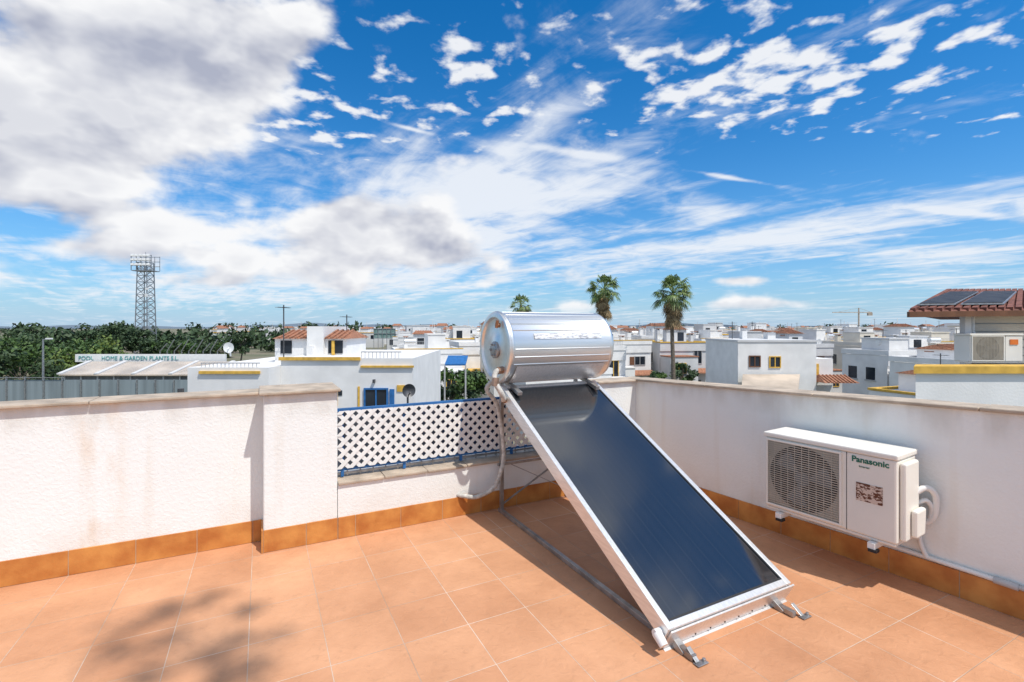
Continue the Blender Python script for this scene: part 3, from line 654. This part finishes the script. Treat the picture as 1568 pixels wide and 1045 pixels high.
o=Obj('shade_net_fence'); n=o.part('net','mesh'); xa=PX(-160,0,30)[0]; xb=PX(300,0,30)[0]; n.box(xa,xb,30,30.05,GZ,1.6-80/F*30)
po=o.part('posts','metal'); x=xa
while x<xb: po.box(x,x+.05,29.9,29.99,GZ,1.6-75/F*30 if x<PX(100,0,30)[0] else 1.6-79/F*30); x+=1.15
po.box(xa,PX(100,0,30)[0],29.92,29.96,1.6-77/F*30,1.6-76/F*30); o.done()
o=Obj('street_lamp',loc=PX(66,520,34)); p=o.part('pole','metal',True); p.tube([(0,0,-6),(0,0,0)],.08,.05,seg=8); p.tube([(0,0,-.03),(.35,0,.05)],.04,seg=6); o.part('lamp_head','plastic').box(.25,.6,-.1,.1,.0,.1); o.done()
o=Obj('pergola_frame'); p=o.part('bars','metal'); 
for i in range(10):
    a=PX(245+i*11,538,80); b=PX(245+(i+1)*11,520 if i%2 else 526,80); p.bar(a,b,.12); p.bar((a[0],a[1],GZ),a,.12)
o.done()
o=Obj('floodlight_tower',loc=((223-784)/F*100,100,0)); p=o.part('truss','metal'); H0,H1=GZ,15.0; wb,wt=1.35,.95
def cr(z): return wb+(wt-wb)*(z-H0)/(H1-H0)
nz=15
for i in range(nz):
    za=H0+(H1-H0)*i/nz; zb=H0+(H1-H0)*(i+1)/nz; a=cr(za); b=cr(zb)
    Ca=[(-a,-a,za),(a,-a,za),(a,a,za),(-a,a,za)]; Cb=[(-b,-b,zb),(b,-b,zb),(b,b,zb),(-b,b,zb)]
    for j in range(4):
        p.bar(Ca[j],Cb[j],.15); p.bar(Ca[j],Cb[(j+1)%4],.07); p.bar(Ca[(j+1)%4],Cb[j],.07); p.bar(Cb[j],Cb[(j+1)%4],.08)
q=o.part('platform','metal'); q.box(-2,2,-1.2,1.2,13.2,13.35)
for z in (14.3,15.3,16.3): q.bar((-2.1,-1.2,z),(2.1,-1.2,z),.12); q.bar((-2.1,1.2,z),(2.1,1.2,z),.1)
for x in (-2.05,-1,0,1,2.05): q.bar((x,-1.2,13.3),(x,-1.2,16.4),.1); q.bar((x,1.2,13.3),(x,1.2,16.4),.08)
l=o.part('floodlights','plastic')
for z in (14.5,15.5,16.35):
    for x in (-1.7,-.9,-.1,.7,1.5): l.hexa([(x-.22,-1.6,z-.2),(x+.22,-1.6,z-.2),(x+.3,-1.28,z-.25),(x-.3,-1.28,z-.25),(x-.22,-1.55,z+.15),(x+.22,-1.55,z+.15),(x+.3,-1.28,z+.25),(x-.3,-1.28,z+.25)])
l.box(1.0,1.5,-1.5,-1.1,9.3,9.7); l.box(.9,1.3,-1.5,-1.1,7.9,8.5)
p.bar((0,0,16),(0,0,17.2),.06)
o.done()
o=Obj('tower_crane',loc=((1315-784)/F*330,330,0)); p=o.part('mast','beige'); p.bar((0,0,GZ),(0,0,12),.7); p.bar((-18,0,12),(9,0,12),.5); p.bar((0,0,12),(0,0,15),.6); p.bar((0,0,15),(-14,0,12.2),.15); p.bar((0,0,15),(8,0,12.2),.15); p.box(6,9,-.6,.6,9.8,11.7); o.done()
o=Obj('billboard',loc=PX(589,511,90)); o.part('panel',mat('billboard_face',(.12,.22,.20),.7,col2=(.3,.38,.36),vscale=1.5)).box(-2,2,0,.1,-.9,.9)
p=o.part('frame','metal')
for i in range(6): p.bar((-2+i*.8,-.05,-6),(-2+i*.8,-.05,.95),.08)
for z in (-.9,0,.9): p.bar((-2,-.06,z),(2,-.06,z),.08)
o.done()
o=Obj('blue_canopy'); a=PX(681,560,28); b=PX(713,549,28); o.part('cloth','blue').hexa([(a[0],28,a[2]),(b[0],28,a[2]),(b[0],29.5,b[2]),(a[0],29.5,b[2]),(a[0],28,a[2]+.08),(b[0],28,a[2]+.08),(b[0],29.5,b[2]+.08),(a[0],29.5,b[2]+.08)]); o.part('posts','frame').bar((a[0],28,GZ),(a[0],28,a[2]),.08); o.part('posts','frame').bar((b[0],28,GZ),(b[0],28,a[2]),.08); o.done()

# ------------------------------------------------------------------ ground, street
o=Obj('ground',loc=(0,0,GZ)); o.part('terrain','ground').quad((-4000,-4000,0),(4000,-4000,0),(4000,4000,0),(-4000,4000,0)); o.done()
o=Obj('street',loc=(0,0,GZ+.004),rot=.25); o.part('asphalt','asph').quad((-60,8,0),(60,8,0),(60,14,0),(-60,14,0))
kp=o.part('kerbs','pave'); kp.box(-60,60,14.001,16,-.003,.13); kp.box(-60,60,6.3,7.999,-.003,.13)
ln=o.part('markings','plastic')
for i in range(30): ln.quad((-60+i*4,10.95,.004),(-58+i*4,10.95,.004),(-58+i*4,11.05,.004),(-60+i*4,11.05,.004))
o.done()
o=Obj('hills'); p=o.part('ridge','hill'); n=120; R=random.Random(3)
pr=[]
for i in range(n+1):
    a=-1.0+2.0*i/n; h=16+12*math.sin(i*.17+1)+7*math.sin(i*.41)+5*math.sin(i*.9); pr.append((3600*math.sin(a),3600*math.cos(a),max(6,h)))
for i in range(n): p.quad((pr[i][0],pr[i][1],GZ-2),(pr[i+1][0],pr[i+1][1],GZ-2),pr[i+1],pr[i])
o.done()

# ------------------------------------------------------------------ sky
w=bpy.data.worlds.new('World'); sc.world=w; w.use_nodes=True; nt=w.node_tree
try: w.cycles.sampling_method='MANUAL'; w.cycles.sample_map_resolution=512
except Exception: pass
for n in list(nt.nodes): nt.nodes.remove(n)
out=nt.nodes.new('ShaderNodeOutputWorld'); bg=nt.nodes.new('ShaderNodeBackground'); STR=.1; bg.inputs[1].default_value=STR; nt.links.new(bg.outputs[0],out.inputs[0])
sk=nt.nodes.new('ShaderNodeTexSky'); sk.sky_type='NISHITA'; sk.sun_disc=False; sk.sun_elevation=math.asin(SUN.z); sk.sun_rotation=math.atan2(SUN.x,SUN.y); sk.air_density=1.0; sk.dust_density=.5; sk.ozone_density=1.3
tc=nt.nodes.new('ShaderNodeTexCoord'); nz_=nt.nodes.new('ShaderNodeVectorMath'); nz_.operation='NORMALIZE'; nt.links.new(tc.outputs['Generated'],nz_.inputs[0]); D=nz_.outputs[0]
sp=nt.nodes.new('ShaderNodeSeparateXYZ'); nt.links.new(D,sp.inputs[0]); dx,dy,dz=sp.outputs
def m_(op,a,b=None,c=None,clamp=False):
    n=nt.nodes.new('ShaderNodeMath'); n.operation=op; n.use_clamp=clamp
    for i,q in enumerate((a,b,c)):
        if q is None: continue
        if isinstance(q,(int,float)): n.inputs[i].default_value=q
        else: nt.links.new(q,n.inputs[i])
    return n.outputs[0]
def comb(a,b,c):
    n=nt.nodes.new('ShaderNodeCombineXYZ')
    for i,q in enumerate((a,b,c)):
        if isinstance(q,(int,float)): n.inputs[i].default_value=q
        else: nt.links.new(q,n.inputs[i])
    return n.outputs[0]
def nse(v,s,d,r=.5,dist=0):
    n=nt.nodes.new('ShaderNodeTexNoise'); n.inputs['Scale'].default_value=s; n.inputs['Detail'].default_value=d; n.inputs['Roughness'].default_value=r; n.inputs['Distortion'].default_value=dist
    nt.links.new(v,n.inputs['Vector']); return n.outputs['Fac']
def sstep(x,a,b,lo=0,hi=1):
    n=nt.nodes.new('ShaderNodeMapRange'); n.interpolation_type='SMOOTHSTEP'; nt.links.new(x,n.inputs[0])
    n.inputs[1].default_value=a; n.inputs[2].default_value=b; n.inputs[3].default_value=lo; n.inputs[4].default_value=hi; return n.outputs[0]
def mixc(f,a,b,blend='MIX'):
    n=nt.nodes.new('ShaderNodeMix'); n.data_type='RGBA'; n.blend_type=blend
    if isinstance(f,(int,float)): n.inputs[0].default_value=f
    else: nt.links.new(f,n.inputs[0])
    for i,q in ((6,a),(7,b)):
        if isinstance(q,tuple): n.inputs[i].default_value=(*q,1)
        else: nt.links.new(q,n.inputs[i])
    return n.outputs[2]
az=m_('MULTIPLY',m_('ARCTAN2',dx,dy),57.2958); el=m_('MULTIPLY',m_('ARCSINE',dz),57.2958)
def conv(u,v):
    x=(u-784)/F; z=(502-v)/F; return math.degrees(math.atan(x)),math.degrees(math.atan(z/math.hypot(1,x)))
def streak(u1,v1,u2,v2,w_,amp):
    a1,e1=conv(u1,v1);a2,e2=conv(u2,v2); ac,ec=(a1+a2)/2,(e1+e2)/2; L_=math.hypot(a2-a1,e2-e1)/2; c,s=(a2-a1)/2/L_,(e2-e1)/2/L_
    uc,vc=(u1+u2)/2,(v1+v2)/2; Wd=abs(conv(uc,vc-w_)[1]-conv(uc,vc)[1])
    da=m_('SUBTRACT',az,ac); de=m_('SUBTRACT',el,ec)
    p=m_('MULTIPLY',m_('MULTIPLY_ADD',da,c,m_('MULTIPLY',de,s)),1/L_); q=m_('MULTIPLY',m_('MULTIPLY_ADD',de,c,m_('MULTIPLY',da,-s)),1/Wd)
    r=m_('MULTIPLY_ADD',p,p,m_('MULTIPLY',q,q)); return m_('MULTIPLY',m_('EXPONENT',m_('MULTIPLY',r,-1)),amp)
def addall(l):
    s=l[0]
    for q in l[1:]: s=m_('ADD',s,q)
    return s
def blob(u,v,ru,rv,amp): return streak(u-ru,v,u+ru,v,rv,amp)
cv=comb(dx,dy,m_('MULTIPLY',dz,1.7))
cvo=comb(m_('ADD',dx,.014),dy,m_('MULTIPLY_ADD',dz,1.7,.055))
n1=nse(cv,5.6,9,.52,.1); n1o=nse(cvo,5.6,4,.5,.1); n1s=nse(cv,5.6,4,.5,.1)
cb=addall([blob(130,60,330,130,.40),blob(90,220,300,110,.36),blob(370,110,100,90,.20),blob(330,345,300,44,.24),blob(100,385,90,22,.18),blob(430,405,160,26,.24),
    blob(540,325,110,30,.22),blob(700,398,120,26,.28),blob(640,440,200,18,.20),blob(1180,465,80,11,.26),blob(1130,430,50,8,.22),blob(740,245,60,24,.14),blob(820,415,120,20,.16),blob(620,365,130,26,.2),blob(950,470,200,10,.05),blob(240,430,200,10,.1),blob(700,470,300,12,.14)])
cd=sstep(m_('ADD',n1,cb),.62,.78)
lit=m_('MULTIPLY_ADD',m_('SUBTRACT',n1s,n1o),4.2,.76,clamp=True)
thick=sstep(m_('ADD',n1s,cb),.80,1.05)
lit2=m_('SUBTRACT',lit,m_('MULTIPLY',thick,.42),clamp=True)
cumcol=mixc(lit2,(4.3,4.6,5.7),(9.5,9.55,9.7))
zz=m_('ADD',m_('MAXIMUM',dz,0),.06); px=m_('DIVIDE',dx,zz); py=m_('DIVIDE',dy,zz)
ang=math.atan2(1,-.756); c_,s_=math.cos(ang),math.sin(ang)
al=m_('MULTIPLY_ADD',px,c_,m_('MULTIPLY',py,s_)); ac_=m_('MULTIPLY_ADD',py,c_,m_('MULTIPLY',px,-s_))
sv=comb(m_('MULTIPLY',al,.26),m_('MULTIPLY',ac_,1.0),0)
n2=nse(sv,2.4,8,.58,.5)
n2b=nse(comb(px,py,2.0),3.6,8,.58,.6)
nn=m_('MULTIPLY_ADD',n2b,.40,m_('MULTIPLY',n2,.60))
back=m_('MULTIPLY',sstep(m_('MULTIPLY',dy,-1),-.1,.25),.16)  # extra cloud behind the camera, added to raise the ambient light
sb=addall([back,streak(640,330,1010,20,42,.20),streak(560,340,1060,225,54,.18),streak(1000,392,1620,280,26,.30),streak(1300,400,1600,385,24,.18),blob(700,290,250,80,.15),blob(560,390,430,54,.17),blob(1080,320,60,26,.2),
   streak(1060,262,1200,286,4,.26),streak(600,190,660,205,3,.2),streak(820,225,960,245,6,.18),streak(1400,318,1568,335,5,.18),blob(1450,430,160,22,.13),blob(300,440,400,28,.12),streak(1150,200,1400,60,40,.05),blob(1200,480,500,14,.09),blob(150,200,300,160,.1),blob(1180,225,300,40,-.14),blob(520,130,90,90,-.08)])
sd=sstep(m_('ADD',nn,sb),.51,.80,0,.92)
n3=nse(comb(px,py,0),8.0,5,.5,.15); n3l=nse(comb(px,py,5),1.6,3,.5,0)
ab=addall([blob(1400,60,280,100,.09),blob(900,160,220,40,.03),blob(1090,120,160,70,.09),blob(1180,160,120,50,.07),blob(640,60,160,90,.02),blob(560,150,120,40,.05),blob(1180,20,80,50,.07),blob(730,90,90,40,.07),blob(500,200,70,70,.05),blob(1240,250,400,40,-.25),blob(1100,320,500,60,-.3),blob(300,350,700,120,-.3),blob(800,420,900,120,-.5)])
ad=sstep(m_('ADD',m_('MULTIPLY_ADD',n3l,.35,m_('ADD',n3,-.175)),ab),.555,.71,0,.92)
up_=sstep(el,9,15); ad=m_('MULTIPLY',ad,up_)
nzn=nse(D,5.0,4,.48,.3); zen=m_('MULTIPLY',sstep(nzn,.40,.58),sstep(el,46,58))
base0=mixc(1.0,sk.outputs[0],(.54,1.10,1.55),'MULTIPLY')
hs=nt.nodes.new('ShaderNodeHueSaturation'); hs.inputs['Saturation'].default_value=1.12; hs.inputs['Value'].default_value=1.0; nt.links.new(base0,hs.inputs['Color'])
elc=m_('MAXIMUM',el,0)
haze=m_('MULTIPLY',m_('EXPONENT',m_('MULTIPLY',elc,-1/7.0)),.88)
base=mixc(haze,hs.outputs[0],(4.9,6.3,8.1))
c1=mixc(sd,base,(8.6,9.0,9.6))
c1=mixc(zen,c1,(8.8,9.0,9.3))
c2=mixc(m_('MULTIPLY',ad,sstep(m_('MULTIPLY',el,-1),-60,-46)),c1,(9.2,9.35,9.6))
c3=mixc(m_('MULTIPLY',cd,sstep(el,.6,3.0)),c2,cumcol)
nt.links.new(c3,bg.inputs[0])

# ------------------------------------------------------------------ sun, camera
sl=bpy.data.lights.new('sun','SUN'); sl.energy=4.1; sl.angle=math.radians(.6); sl.color=(1,.955,.89)
so=bpy.data.objects.new('sun',sl); sc.collection.objects.link(so); so.rotation_euler=SUN.to_track_quat('Z','Y').to_euler()
cam=bpy.data.cameras.new('camera'); co_=bpy.data.objects.new('camera',cam); sc.collection.objects.link(co_)
cam.lens=F/1568*36; cam.sensor_width=36; cam.shift_y=-20.5/1568; cam.clip_end=10000; cam.clip_start=.05
co_.location=(0,0,1.6); co_.rotation_euler=(math.pi/2,0,0); sc.camera=co_
